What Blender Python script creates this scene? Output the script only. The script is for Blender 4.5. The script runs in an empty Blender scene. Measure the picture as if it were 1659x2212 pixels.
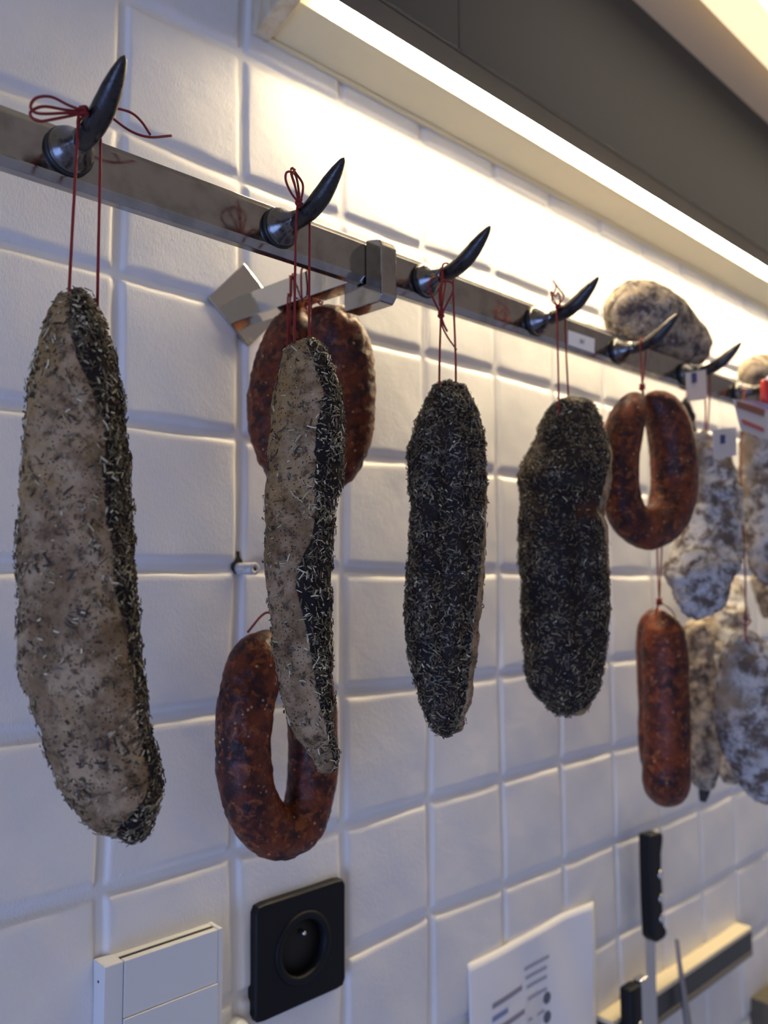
import bpy, bmesh, math, random
import numpy as np
from mathutils import Vector, Matrix, noise as mnoise

random.seed(7)
rng = np.random.default_rng(7)
S = bpy.context.scene
COL = S.collection

# ------------------------------------------------------------------ camera
F_PX = 1778.88
CAM = np.array([-0.238610, -0.517806, -0.007191])
RM = np.array([[0.7287286, -0.6847872, -0.0045939],      # right
               [0.0531768, 0.0632745, -0.9965784],       # down
               [0.6827348, 0.7259909, 0.0825246]])       # forward
cam_d = bpy.data.cameras.new('camera')
cam_o = bpy.data.objects.new('camera', cam_d)
COL.objects.link(cam_o)
m = Matrix([[RM[0][i], -RM[1][i], -RM[2][i], CAM[i]] for i in range(3)] + [[0, 0, 0, 1]])
cam_o.matrix_world = m
cam_d.sensor_fit = 'HORIZONTAL'
cam_d.sensor_width = 36.0
cam_d.lens = 36.0 * F_PX / 1659.0
cam_d.clip_start = 0.01
cam_d.dof.use_dof = True
cam_d.dof.focus_distance = 0.45
cam_d.dof.aperture_fstop = cam_d.lens / 4.6
S.camera = cam_o

# ------------------------------------------------------------------ view, world, lamps
S.view_settings.view_transform = 'Standard'
S.view_settings.look = 'None'
S.view_settings.exposure = 0.0
S.view_settings.gamma = 1.0
S.view_settings.use_curve_mapping = False

LED_STRENGTH = 120.0
CEIL_STRENGTH = 5.0
WORLD_STRENGTH = 0.34
WINDOW_WATTS = 30.0

world = bpy.data.worlds.new('shop_ambient')
S.world = world
world.use_nodes = True
wt = world.node_tree
bg = wt.nodes['Background']
bg.inputs['Strength'].default_value = WORLD_STRENGTH
wtc = wt.nodes.new('ShaderNodeTexCoord')
wsep = wt.nodes.new('ShaderNodeSeparateXYZ')
wt.links.new(wtc.outputs['Generated'], wsep.inputs[0])
wmr = wt.nodes.new('ShaderNodeMapRange')
wmr.inputs['From Min'].default_value = -0.7
wmr.inputs['From Max'].default_value = 0.7
wt.links.new(wsep.outputs['Z'], wmr.inputs['Value'])
wmx = wt.nodes.new('ShaderNodeMix')
wmx.data_type = 'RGBA'
wt.links.new(wmr.outputs['Result'], wmx.inputs[0])
wmx.inputs[6].default_value = (0.58, 0.62, 0.92, 1)      # cool shop below
wmx.inputs[7].default_value = (0.88, 0.78, 0.66, 1)      # warm lit ceiling above
wt.links.new(wmx.outputs[2], bg.inputs['Color'])

win_d = bpy.data.lights.new('window_daylight', 'AREA')
win_d.shape = 'RECTANGLE'
win_d.size = 1.6
win_d.size_y = 1.3
win_d.energy = WINDOW_WATTS
win_d.color = (0.28, 0.46, 1.0)
win_o = bpy.data.objects.new('window_daylight', win_d)
COL.objects.link(win_o)
win_o.location = (-2.3, -1.1, -0.75)
win_o.rotation_euler = (Vector((0.2, 0, -0.1)) - Vector(win_o.location)).to_track_quat('-Z', 'Y').to_euler()


# ------------------------------------------------------------------ helpers
def ray(x, y):
    return RM.T @ np.array([(x - 829.5) / F_PX, (y - 1106) / F_PX, 1.0])


def at(x, y, d):
    """point of the plane d metres in front of the wall seen along that line of sight"""
    v = ray(x, y)
    return CAM + v * ((-d - CAM[1]) / v[1])


def at_x(x, y, X):
    v = ray(x, y)
    return CAM + v * ((X - CAM[0]) / v[0])


def depth(p):
    return float((np.asarray(p) - CAM) @ RM[2])


ORIGIN = {}


def empty(name, loc):
    o = bpy.data.objects.new(name, None)
    o.empty_display_size = 0.02
    o.location = loc
    COL.objects.link(o)
    ORIGIN[o] = np.array(loc, float)
    return o


def obj(name, geo, mat, parent=None, smooth=True, loc=None, stuff=False):
    V, Fc = geo
    V = np.asarray(V, float)
    if parent is not None:
        org = ORIGIN[parent]
    else:
        org = np.array(loc, float) if loc is not None else np.zeros(3)
    me = bpy.data.meshes.new(name)
    me.from_pydata((V - org).tolist(), [], [tuple(int(i) for i in f) for f in Fc])
    if smooth:
        me.polygons.foreach_set('use_smooth', [True] * len(me.polygons))
    me.materials.append(mat)
    me.update()
    o = bpy.data.objects.new(name, me)
    COL.objects.link(o)
    if parent is not None:
        o.parent = parent
    else:
        o.location = org
    ORIGIN[o] = org
    if stuff:
        o['kind'] = 'stuff'
    return o


def tag(o, label, cat, group=None):
    o['label'] = label
    o['category'] = cat
    if group:
        o['group'] = group
    return o


def structure(o, label=None):
    o['kind'] = 'structure'
    if label:
        o['label'] = label
        o['category'] = o.name.split('_')[0]
    return o


def join(*geos):
    V, Fc, n = [], [], 0
    for v, f in geos:
        v = np.asarray(v, float)
        V.append(v)
        Fc += [[i + n for i in q] for q in f]
        n += len(v)
    return np.concatenate(V), Fc


def from_bm(bm):
    bm.verts.index_update()
    g = (np.array([v.co[:] for v in bm.verts]), [[v.index for v in f.verts] for f in bm.faces])
    bm.free()
    return g


def box(lo, hi, bevel=0.0, seg=2):
    bm = bmesh.new()
    bmesh.ops.create_cube(bm, size=1)
    lo, hi = np.array(lo, float), np.array(hi, float)
    for v in bm.verts:
        for k in range(3):
            v.co[k] = lo[k] if v.co[k] < 0 else hi[k]
    if bevel > 0:
        bmesh.ops.bevel(bm, geom=bm.edges[:], offset=bevel, segments=seg, profile=0.5, affect='EDGES')
    return from_bm(bm)


def prism(poly, x0, x1, bevel=0.0, shear=0.0):
    """polygon of (distance from wall, height) swept along the wall from x0 to x1"""
    bm = bmesh.new()
    a = [bm.verts.new((x0, -d, z)) for d, z in poly]
    b = [bm.verts.new((x1, -d, z)) for d, z in poly]
    n = len(poly)
    bm.faces.new(a)
    bm.faces.new(b[::-1])
    for i in range(n):
        j = (i + 1) % n
        bm.faces.new((a[j], a[i], b[i], b[j]))
    bmesh.ops.recalc_face_normals(bm, faces=bm.faces[:])
    if bevel:
        bmesh.ops.bevel(bm, geom=bm.edges[:], offset=bevel, segments=3, profile=0.5, affect='EDGES')
    return from_bm(bm)


def spline(pts, n):
    """Catmull-Rom through pts, n samples, roughly even spacing"""
    P = np.asarray(pts, float)
    Q = np.vstack([2 * P[0] - P[1], P, 2 * P[-1] - P[-2]])
    out = []
    for i in range(1, len(Q) - 2):
        for t in np.linspace(0, 1, 24, endpoint=False):
            a, b, c, d = Q[i - 1], Q[i], Q[i + 1], Q[i + 2]
            out.append(.5 * (2 * b + (c - a) * t + (2 * a - 5 * b + 4 * c - d) * t * t + (3 * b - a - 3 * c + d) * t ** 3))
    out.append(P[-1])
    out = np.array(out)
    L = np.concatenate([[0], np.cumsum(np.linalg.norm(np.diff(out[:, :3], axis=0), axis=1))])
    s = np.linspace(0, L[-1], n)
    return np.stack([np.interp(s, L, out[:, k]) for k in range(out.shape[1])], 1)


def tube(path, rad, sides=8, caps=True, up=(0.3, 0.2, 1.0), return_frames=False):
    P = np.asarray(path, float)
    n = len(P)
    R_ = np.broadcast_to(np.asarray(rad, float), (n,))
    T = np.gradient(P, axis=0)
    T /= np.linalg.norm(T, axis=1)[:, None] + 1e-12
    N = np.zeros_like(P)
    u = np.array(up, float)
    u -= T[0] * (u @ T[0])
    if np.linalg.norm(u) < 1e-6:
        u = np.array([1.0, 0, 0]) - T[0] * T[0][0]
    N[0] = u / np.linalg.norm(u)
    for i in range(1, n):
        w = N[i - 1] - T[i] * (N[i - 1] @ T[i])
        N[i] = w / (np.linalg.norm(w) + 1e-12)
    B_ = np.cross(T, N)
    a = np.linspace(0, 2 * math.pi, sides, endpoint=False)
    V = (P[:, None, :] + R_[:, None, None] * (np.cos(a)[None, :, None] * N[:, None, :] + np.sin(a)[None, :, None] * B_[:, None, :])).reshape(-1, 3)
    Fc = []
    for i in range(n - 1):
        for k in range(sides):
            k2 = (k + 1) % sides
            Fc.append([i * sides + k, i * sides + k2, (i + 1) * sides + k2, (i + 1) * sides + k])
    if caps:
        Fc.append(list(range(sides))[::-1])
        Fc.append([(n - 1) * sides + k for k in range(sides)])
    if return_frames:
        return (V, Fc), N, B_, T
    return V, Fc


def lathe(profile, axis_p, axis_d, sides=40, cap0=True, cap1=True):
    """profile: (distance along axis, radius)"""
    ax = np.array(axis_d, float)
    ax /= np.linalg.norm(ax)
    u = np.cross(ax, [0, 0, 1.0])
    if np.linalg.norm(u) < 1e-6:
        u = np.array([1.0, 0, 0])
    u /= np.linalg.norm(u)
    w = np.cross(u, ax)
    a = np.linspace(0, 2 * math.pi, sides, endpoint=False)
    V, Fc = [], []
    for h, r in profile:
        c = np.array(axis_p) + ax * h
        V += [c + r * (math.cos(t) * u + math.sin(t) * w) for t in a]
    n = len(profile)
    for i in range(n - 1):
        for k in range(sides):
            k2 = (k + 1) % sides
            Fc.append([i * sides + k, i * sides + k2, (i + 1) * sides + k2, (i + 1) * sides + k])
    if cap0:
        Fc.append(list(range(sides))[::-1])
    if cap1:
        Fc.append([(n - 1) * sides + k for k in range(sides)])
    return np.array(V), Fc


def nz(p, scale, seed=0.0, octv=3):
    return mnoise.fractal(Vector((p[0] * scale + seed, p[1] * scale + seed * 1.7, p[2] * scale - seed)), 0.9, 2.1, octv)


def vnormals(V, Fc):
    V = np.asarray(V)
    N = np.zeros_like(V)
    Q = np.array([f for f in Fc if len(f) == 4])
    n = np.cross(V[Q[:, 2]] - V[Q[:, 0]], V[Q[:, 3]] - V[Q[:, 1]])
    for k in range(4):
        np.add.at(N, Q[:, k], n)
    return N / (np.linalg.norm(N, axis=1)[:, None] + 1e-12)


# ------------------------------------------------------------------ materials
class NT:
    def __init__(self, name):
        self.m = bpy.data.materials.new(name)
        self.m.use_nodes = True
        self.t = self.m.node_tree
        self.b = self.t.nodes['Principled BSDF']
        self._tc = None

    def n(self, typ, **kw):
        nd = self.t.nodes.new(typ)
        for k, v in kw.items():
            if k.startswith('_'):
                setattr(nd, k[1:], v)
            else:
                self.set(nd, k, v)
        return nd

    def set(self, nd, key, v):
        key2 = int(key[1:]) if key[0] == 'i' and key[1:].isdigit() else key.replace('_', ' ')
        sock = nd.inputs[key2]
        if hasattr(v, 'links') or isinstance(v, bpy.types.NodeSocket):
            self.t.links.new(v, sock)
        else:
            sock.default_value = v

    def obj(self):
        if self._tc is None:
            self._tc = self.t.nodes.new('ShaderNodeTexCoord').outputs['Object']
        return self._tc

    def noise(self, scale, detail=4, rough=0.55, vec=None, dist=0.0):
        nd = self.n('ShaderNodeTexNoise', Scale=scale, Detail=detail, Roughness=rough, Distortion=dist)
        self.t.links.new(vec or self.obj(), nd.inputs['Vector'])
        return nd.outputs['Fac']

    def voro(self, scale, feature='F1', vec=None, rnd=1.0):
        nd = self.n('ShaderNodeTexVoronoi', Scale=scale, Randomness=rnd, _feature=feature)
        self.t.links.new(vec or self.obj(), nd.inputs['Vector'])
        return nd.outputs['Distance']

    def stretch(self, sx, sy, sz):
        nd = self.n('ShaderNodeMapping')
        self.t.links.new(self.obj(), nd.inputs['Vector'])
        nd.inputs['Scale'].default_value = (sx, sy, sz)
        return nd.outputs['Vector']

    def ramp(self, fac, a, b, ca=0.0, cb=1.0):
        nd = self.n('ShaderNodeMapRange', _clamp=True, _interpolation_type='SMOOTHSTEP')
        self.t.links.new(fac, nd.inputs['Value'])
        nd.inputs['From Min'].default_value = a
        nd.inputs['From Max'].default_value = b
        nd.inputs['To Min'].default_value = ca
        nd.inputs['To Max'].default_value = cb
        return nd.outputs['Result']

    def mix(self, fac, a, b):
        nd = self.n('ShaderNodeMix', _data_type='RGBA')
        for s, v in ((nd.inputs[0], fac), (nd.inputs[6], a), (nd.inputs[7], b)):
            if isinstance(v, bpy.types.NodeSocket):
                self.t.links.new(v, s)
            elif isinstance(v, (int, float)):
                s.default_value = v
            else:
                s.default_value = (*v, 1)
        return nd.outputs[2]

    def math(self, op, a, b=0.0):
        nd = self.n('ShaderNodeMath', _operation=op)
        for s, v in ((nd.inputs[0], a), (nd.inputs[1], b)):
            if isinstance(v, bpy.types.NodeSocket):
                self.t.links.new(v, s)
            else:
                s.default_value = v
        return nd.outputs[0]

    def attr(self, name, what='Fac'):
        nd = self.n('ShaderNodeAttribute', _attribute_name=name)
        return nd.outputs[what]

    def out(self, color=None, rough=None, metal=None, spec=None, bump=None, bump_d=0.001, bump_s=1.0, bump2=None, coat=None, sss=None):
        for key, v in (('Base Color', color), ('Roughness', rough), ('Metallic', metal), ('Specular IOR Level', spec), ('Coat Weight', coat)):
            if v is None:
                continue
            if isinstance(v, bpy.types.NodeSocket):
                self.t.links.new(v, self.b.inputs[key])
            elif isinstance(v, (int, float)):
                self.b.inputs[key].default_value = v
            else:
                self.b.inputs[key].default_value = (*v, 1)
        if sss:
            self.b.inputs['Subsurface Weight'].default_value = sss[0]
            self.b.inputs['Subsurface Radius'].default_value = sss[1]
            self.b.inputs['Subsurface Scale'].default_value = sss[2]
        if bump is not None:
            bn = self.n('ShaderNodeBump', Strength=bump_s, Distance=bump_d)
            self.t.links.new(bump, bn.inputs['Height'])
            self.t.links.new(bn.outputs['Normal'], self.b.inputs['Normal'])
        return self.m


def simple(name, color, rough=0.5, metal=0.0, bump_scale=None, bump_d=0.0002, spec=0.5):
    t = NT(name)
    b = t.noise(bump_scale) if bump_scale else None
    return t.out(color=color, rough=rough, metal=metal, spec=spec, bump=b, bump_d=bump_d)


def emission(name, color, strength):
    m_ = bpy.data.materials.new(name)
    m_.use_nodes = True
    b = m_.node_tree.nodes['Principled BSDF']
    b.inputs['Base Color'].default_value = (*color, 1)
    b.inputs['Emission Color'].default_value = (*color, 1)
    b.inputs['Emission Strength'].default_value = strength
    return m_


t = NT('white_painted_tile')
h1 = t.noise(60, 5, .6)
h2 = t.noise(900, 3, .6, vec=t.stretch(1, 1, .35))
hh = t.math('ADD', t.math('MULTIPLY', h1, .8), t.math('MULTIPLY', h2, .35))
colr = t.mix(t.ramp(t.noise(14, 4), .35, .7), (.80, .79, .78), (.74, .735, .74))
M_WALL = t.out(color=colr, rough=.42, bump=hh, bump_d=.0011, bump_s=.8, spec=.4)

t = NT('brushed_steel')
st = t.noise(260, 4, .6, vec=t.stretch(.04, 1, 1))
M_STEEL = t.out(color=t.mix(t.ramp(t.noise(70, 5), .4, .75), (.40, .39, .385), (.29, .285, .28)),
                rough=t.ramp(st, .3, .7, .08, .17), metal=1.0, bump=st, bump_d=.00006, bump_s=.2)
M_POLISH = simple('polished_steel', (.63, .62, .60), .09, 1.0, 45, .0004)
t = NT('forged_dark_steel')
M_HORN = t.out(color=t.mix(t.ramp(t.noise(160, 5, .6), .42, .75), (.062, .060, .062), (.020, .018, .019)),
               rough=t.ramp(t.noise(120, 4), .3, .7, .24, .44), metal=.9, bump=t.noise(500, 4), bump_d=.00025, bump_s=.5)
t = NT('collar_steel')
M_COLLAR = t.out(color=t.mix(t.ramp(t.noise(260, 5, .65), .5, .72), (.17, .165, .17), (.055, .05, .048)),
                 rough=t.ramp(t.noise(120, 4), .3, .7, .17, .32), metal=1.0, bump=t.noise(400, 4), bump_d=.0002, bump_s=.4)
M_RUBBER = simple('black_rubber', (.012, .012, .014), .45)
t = NT('red_twine')
wv = t.n('ShaderNodeTexWave', Scale=520.0, Distortion=2.0)
t.t.links.new(t.stretch(1, 1, 1), wv.inputs['Vector'])
M_TWINE = t.out(color=t.mix(wv.outputs['Fac'], (.20, .009, .012), (.33, .02, .02)), rough=.7, bump=wv.outputs['Fac'], bump_d=.0003)

# cured loin: pale fat / dark lean, driven by where the cut has each
t = NT('cured_loin')
nfat = t.noise(55, 6, .65)
speck = t.voro(560, rnd=1.0)
speck_mask = t.ramp(t.noise(120, 4), .38, .56)
fat_a = t.mix(t.ramp(nfat, .36, .66), (.42, .30, .185), (.19, .118, .058))
fat_b = t.mix(t.ramp(t.noise(18, 4), .50, .72, 0, .75), fat_a, (.33, .205, .065))
brown = t.mix(t.ramp(t.noise(150, 6, .72), .49, .66), fat_b, (.085, .052, .028))
fatc = t.mix(t.math('MULTIPLY', t.ramp(speck, .30, .20), speck_mask), brown, (.03, .018, .012))
lean = t.mix(t.ramp(t.noise(90, 5), .35, .7), (.007, .005, .007), (.026, .016, .013))
edge = t.ramp(t.math('ADD', t.attr('fat'), t.math('MULTIPLY', t.math('SUBTRACT', t.noise(110, 6, .75), .5), 1.7)), .42, .62)
cc = t.mix(edge, lean, fatc)
cc = t.mix(t.attr('rind'), cc, (.085, .028, .014))
M_LOIN = t.out(color=cc, rough=t.ramp(edge, 0, 1, .6, .55), spec=.22, bump=t.noise(330, 5, .65), bump_d=.0011, bump_s=.75)

t = NT('dried_herbs')
M_HERB = t.out(color=t.attr('herb', 'Color'), rough=.55, spec=.35)

t = NT('smoked_sausage_skin')
w1 = t.noise(62, 6, .68)
blob = t.ramp(t.noise(150, 4, .6, dist=.6), .52, .64)
base = t.mix(t.ramp(w1, .38, .62), (.022, .0035, .006), (.135, .025, .007))
base = t.mix(t.math('MULTIPLY', blob, .75), base, (.24, .066, .018))
fleck = t.math('MULTIPLY', t.ramp(t.voro(190), .22, .13), t.ramp(t.noise(100, 3), .47, .6))
base = t.mix(t.math('MULTIPLY', fleck, .75), base, (.50, .31, .18))
M_SAUSAGE = t.out(color=base, rough=t.ramp(t.noise(220, 4), .35, .7, .38, .60), spec=.34,
                  bump=t.math('ADD', t.noise(260, 5), t.math('MULTIPLY', t.noise(700, 3, vec=t.stretch(1, 1, .4)), .5)), bump_d=.0010, bump_s=.6)

t = NT('white_mould_casing')
mz = t.ramp(t.noise(70, 6, .7, dist=.3), .40, .60)
mo = t.mix(mz, (.13, .10, .082), (.54, .53, .535))
mo = t.mix(t.ramp(t.noise(26, 3), .52, .74), mo, (.34, .27, .19))
M_MOULD = t.out(color=mo, rough=.85, spec=.15, bump=t.noise(180, 5, .7), bump_d=.002, bump_s=.8)
t = NT('brown_mould_casing')
mo = t.mix(t.ramp(t.noise(80, 6, .7), .38, .62), (.10, .075, .065), (.50, .42, .32))
M_MOULD_B = t.out(color=mo, rough=.85, spec=.15, bump=t.noise(180, 5, .7), bump_d=.002, bump_s=.8)
M_CASING = simple('dark_casing_end', (.03, .022, .024), .6, 0, 200, .001)

M_CREAM = simple('cream_lacquer', (.80, .71, .47), .42, 0, 300, .0001)
M_CAPWOOD = NT('cream_end_cap')
M_CAPWOOD = M_CAPWOOD.out(color=M_CAPWOOD.mix(M_CAPWOOD.ramp(M_CAPWOOD.noise(90, 4, vec=M_CAPWOOD.stretch(1, 1, .25)), .4, .7), (.62, .55, .42), (.50, .40, .25)), rough=.5)
t = NT('dark_grey_laminate')
M_GREY = t.out(color=(.058, .0585, .060), rough=.7, spec=.12, bump=t.noise(900, 3), bump_d=.0005, bump_s=.45)
M_GAP_SHADE = simple('gap_shade', (.010, .012, .03), .8)  # blue-black that paints the shade inside the bulkhead gap
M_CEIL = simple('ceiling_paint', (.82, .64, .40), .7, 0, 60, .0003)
M_LED = emission('led_diffuser', (1.0, .80, .50), LED_STRENGTH)
M_CEILLED = emission('ceiling_light_diffuser', (1.0, .85, .60), CEIL_STRENGTH)
M_RIM = emission('lit_rim', (1.0, .80, .48), 1.05)  # glow of its own for the light the frame would catch
M_WHITEPL = simple('white_gloss_plastic', (.72, .74, .76), .22)
M_BLACKPL = simple('black_matt_plastic', (.0045, .0055, .009), .5, 0, 900, .0001, .25)
M_BLACKHOLE = simple('black_socket_well', (.002, .002, .002), .6)
t = NT('white_paper')
M_TAG = simple('tag_card', (.56, .54, .56), .6)
M_PAPER = t.out(color=(.86, .86, .88), rough=.6)
M_INK = simple('grey_ink', (.30, .28, .36), .7)
M_INKD = simple('dark_ink', (.13, .14, .18), .7)
M_BLUE = simple('blue_ink', (.03, .035, .16), .6)
M_REDP = simple('red_plastic', (.50, .03, .025), .35)
M_REDINK = simple('red_ink', (.48, .08, .08), .6)
M_BROWNP = simple('brown_print', (.22, .075, .04), .6)
M_PEG = NT('dusty_grey_plastic')
M_PEG = M_PEG.out(color=M_PEG.mix(M_PEG.ramp(M_PEG.noise(400, 4, vec=M_PEG.stretch(2, .3, 1)), .4, .65), (.42, .43, .46), (.66, .67, .70)), rough=.4)
M_HOLE_SHADE = simple('dark_cavity', (.02, .018, .014), .9)  # near-black, paints the shade inside holes and the slot
M_BLADE = simple('steel_blade', (.62, .62, .63), .22, 1.0)
M_RIVET = simple('rivet_steel', (.75, .75, .75), .2, 1.0)
M_BAR = simple('magnet_bar_dark', (.05, .05, .052), .35, .3)
M_BARTOP = simple('magnet_bar_wood', (.70, .62, .44), .5)  # warm light on the bar's top is put into this beige

# ------------------------------------------------------------------ tiled wall
NODE = {(0, 4): (0.0007, 0.397), (1, 4): (0.0975, 0.3993), (2, 4): (0.1984, 0.3996), (3, 4): (0.2975, 0.4008),
        (4, 4): (0.4045, 0.4007), (0, 3): (0.0008, 0.3033), (1, 3): (0.0995, 0.299), (2, 3): (0.1999, 0.2997),
        (3, 3): (0.2982, 0.2994), (0, 2): (0.0006, 0.1997), (1, 2): (.0997, .1985), (2, 2): (.1998, .199),
        (3, 2): (0.2976, 0.2003), (4, 2): (0.4021, 0.2009), (0, 1): (0.0023, 0.1002), (1, 1): (0.0997, 0.1004),
        (2, 1): (0.1998, 0.0957), (4, 1): (0.401, 0.0987), (0, 0): (.0021, .0025), (1, 0): (0.0997, 0.0029),
        (2, 0): (0.1998, 0.0018), (4, 0): (0.4022, 0.002), (0, -1): (0.0019, -0.0988), (1, -1): (0.0965, -0.0983),
        (2, -1): (0.1998, -0.0974), (0, -2): (-0.0011, -0.2028), (1, -2): (0.0978, -0.2015), (2, -2): (0.2002, -0.2031),
        (3, -2): (0.2992, -0.2007), (4, -2): (0.4007, -0.1995), (2, -3): (0.2021, -0.3019), (3, -3): (0.2991, -0.2961),
        (4, -3): (0.4016, -0.2989)}
C0, C1, R0, R1 = -5, 18, -7, 6
half = np.array([0, .007, .014, .020, .026, .032, .038, .045, .055, .07, .1, .16, .24, .33, .42])
us = np.concatenate([half, [.5], 1 - half[:0:-1]])
nu = len(us)
nodes = np.zeros((C1 - C0 + 1, R1 - R0 + 1, 2))
for c in range(C0, C1 + 1):
    for r in range(R0, R1 + 1):
        nodes[c - C0, r - R0] = NODE.get((c, r), (c * .1 + rng.normal(0, .0010), r * .1 + rng.normal(0, .0012)))
NX, NZ_ = (C1 - C0) * nu + 1, (R1 - R0) * nu + 1
gu = np.concatenate([np.arange(C1 - C0).repeat(nu) + np.tile(us, C1 - C0), [C1 - C0]])
gv = np.concatenate([np.arange(R1 - R0).repeat(nu) + np.tile(us, R1 - R0), [R1 - R0]])
ci = np.minimum(gu.astype(int), C1 - C0 - 1)
ri = np.minimum(gv.astype(int), R1 - R0 - 1)
fu, fv = gu - ci, gv - ri
CI, RI = np.meshgrid(ci, ri, indexing='ij')
FU, FV = np.meshgrid(fu, fv, indexing='ij')
n00, n10, n01, n11 = nodes[CI, RI], nodes[CI + 1, RI], nodes[CI, RI + 1], nodes[CI + 1, RI + 1]
XZ = (n00 * ((1 - FU) * (1 - FV))[..., None] + n10 * (FU * (1 - FV))[..., None] + n01 * ((1 - FU) * FV)[..., None] + n11 * (FU * FV)[..., None])


def wob(a, b, s):
    return (np.sin(a * 41 + s) + np.sin(a * 97 + b * 23 + 2 * s) * .6 + np.sin(a * 190 + b * 61 + s * 3) * .45) / 2


X_, Z_ = XZ[..., 0], XZ[..., 1]
eu = np.minimum(FU, 1 - FU) * .1 + np.where((FU > 0.001) & (FU < .999), wob(Z_, X_, 1.0) * .0006, 0)
ev = np.minimum(FV, 1 - FV) * .1 + np.where((FV > 0.001) & (FV < .999), wob(X_, Z_, 2.3) * .0006, 0)


def groove(e, flat, wid):
    s = np.clip((e - flat) / wid, 0, 1)
    return 1 - s * s * (3 - 2 * s)


g1, g2 = groove(eu, .0015, .0046), groove(ev, .0016, .0054)
g = 1 - (1 - g1) * (1 - g2)
tilt = rng.normal(0, .007, (C1 - C0, R1 - R0, 2))
tx, tz = tilt[CI, RI, 0], tilt[CI, RI, 1]
und = (np.sin(X_ * 60 + Z_ * 35) + np.sin(X_ * 31 - Z_ * 73 + 1) + np.sin(X_ * 133 + Z_ * 95 + 2) * .5) * .00022
hgt = (1 - g) * (.0036 + (FU - .5) * .1 * tx + (FV - .5) * .1 * tz - ((FU - .5) ** 2 + (FV - .5) ** 2) * .0022 + und)
WV = np.stack([X_, -hgt, Z_], -1).reshape(-1, 3)
idx = np.arange(NX * NZ_).reshape(NX, NZ_)
q = np.stack([idx[:-1, :-1], idx[1:, :-1], idx[1:, 1:], idx[:-1, 1:]], -1).reshape(-1, 4)
me = bpy.data.meshes.new('wall_back')
me.vertices.add(len(WV))
me.vertices.foreach_set('co', WV.ravel())
me.loops.add(len(q) * 4)
me.loops.foreach_set('vertex_index', q.ravel().astype(np.int32))
me.polygons.add(len(q))
me.polygons.foreach_set('loop_start', np.arange(0, len(q) * 4, 4, dtype=np.int32))
me.polygons.foreach_set('use_smooth', np.ones(len(q), bool))
me.update(calc_edges=True)
me.validate()
me.materials.append(M_WALL)
wall = bpy.data.objects.new('wall_back', me)
COL.objects.link(wall)
ORIGIN[wall] = np.zeros(3)
structure(wall, 'white painted wall of square handmade tiles with recessed joints')

# little paint drips on the tile under the rail and here and there
dr = []
for px, py, rr in ((340, 501, .0011), (372, 518, .0011), (399, 522, .0010), (418, 522, .0010), (441, 520, .0010), (566, 733, .0011),
                   (385, 1245, .0007), (460, 1166, .0005), (55, 764, .0009), (340, 741, .0007), (187, 1866, .0008), (260, 1890, .0009)):
    c = at(px, py, .0024)
    dr.append(lathe([(-.001, rr), (.0003, rr * .95), (.0008, rr * .6), (.001, rr * .1)], c, (0, -1, 0), 10))
obj('paint_drips', join(*dr), M_WALL, wall)

# ------------------------------------------------------------------ lighting cornice, bulkhead and ceiling
XE = 2.3
cove = empty('cornice_light', (.106, -.01, .4216))
tag(cove, 'long cream cornice with a glowing warm light strip above the hook rail', 'light')
obj('side_panel', prism([(.004, .4216), (.041, .4327), (.0422, .4334), (.0422, .4480), (.0405, .4480), (.0405, .4345), (.004, .4236)], .1206, XE), M_CREAM, cove, smooth=False)
obj('trim_strip', prism([(.003, .4188), (.0068, .4188), (.0068, .4214), (.003, .4214)], .1206, XE), M_CREAM, cove, smooth=False)
obj('end_cap', prism([(.003, .4184), (.0075, .4184), (.062, .4342), (.062, .49), (.003, .49)], .106, .1204, .0006), M_CAPWOOD, cove, smooth=False)
obj('diffuser', prism([(.0425, .4450), (.0605, .4450), (.0605, .4470), (.0425, .4470)], .150, XE), M_LED, cove, smooth=False)
structure(obj('trim_1', prism([(.0615, .434), (.0832, .434), (.0832, .90), (.0615, .90)], .1206, XE), M_GREY, smooth=False), 'dark grey bulkhead body between the light strip and the front panel')
structure(obj('trim_2', prism([(.0860, .4326), (.0885, .4326), (.0885, .6195), (.0860, .6195)], .06, .2526), M_GREY, smooth=False), 'dark grey bulkhead front panel left of the seam')
structure(obj('trim_3', prism([(.0860, .4326), (.0885, .4326), (.0885, .6195), (.0860, .6195)], .2537, XE), M_GREY, smooth=False), 'dark grey bulkhead front panel right of the seam')
structure(obj('trim_4', prism([(.0833, .4342), (.0838, .4342), (.0838, .6195), (.0833, .6195)], .1206, XE), M_GAP_SHADE, smooth=False), 'dark layer painting the shade between bulkhead body and its front panel')  # thin dark layer so the open gap reads as shaded
structure(obj('ceiling', prism([(.0886, .62), (1.6, .62), (1.6, .64), (.0886, .64)], .06, 3.0), M_CEIL, smooth=False), 'warm lit ceiling beyond the dark bulkhead')
cl = empty('ceiling_light', (.5, -.16, .62))
tag(cl, 'blurred cream ceiling light at the top right corner', 'light')
obj('frame', prism([(.152, .6198), (.152, .598), (.1935, .598), (.1935, .6198)], .3, XE), M_RIM, cl, smooth=False)  # frame made to glow, deepened so its side brightens ceiling and bulkhead
obj('diffuser', prism([(.194, .598), (.30, .598), (.30, .6198), (.194, .6198)], .3, XE), M_CEILLED, cl, smooth=False)

# ------------------------------------------------------------------ hook rail
RZ0, RZ1 = .1858, .2152
rail = empty('hook_rail', (.11, -.13, .185))
tag(rail, 'long steel bar of upturned horn hooks on a bracket across the tiled wall', 'hook rail')
obj('bar', prism([(.122, RZ0), (.1278, RZ0), (.13, RZ0 + .0042), (.13, RZ1 - .004), (.1278, RZ1), (.122, RZ1)], -.34, .80, .0005), M_STEEL, rail, smooth=False)


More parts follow.
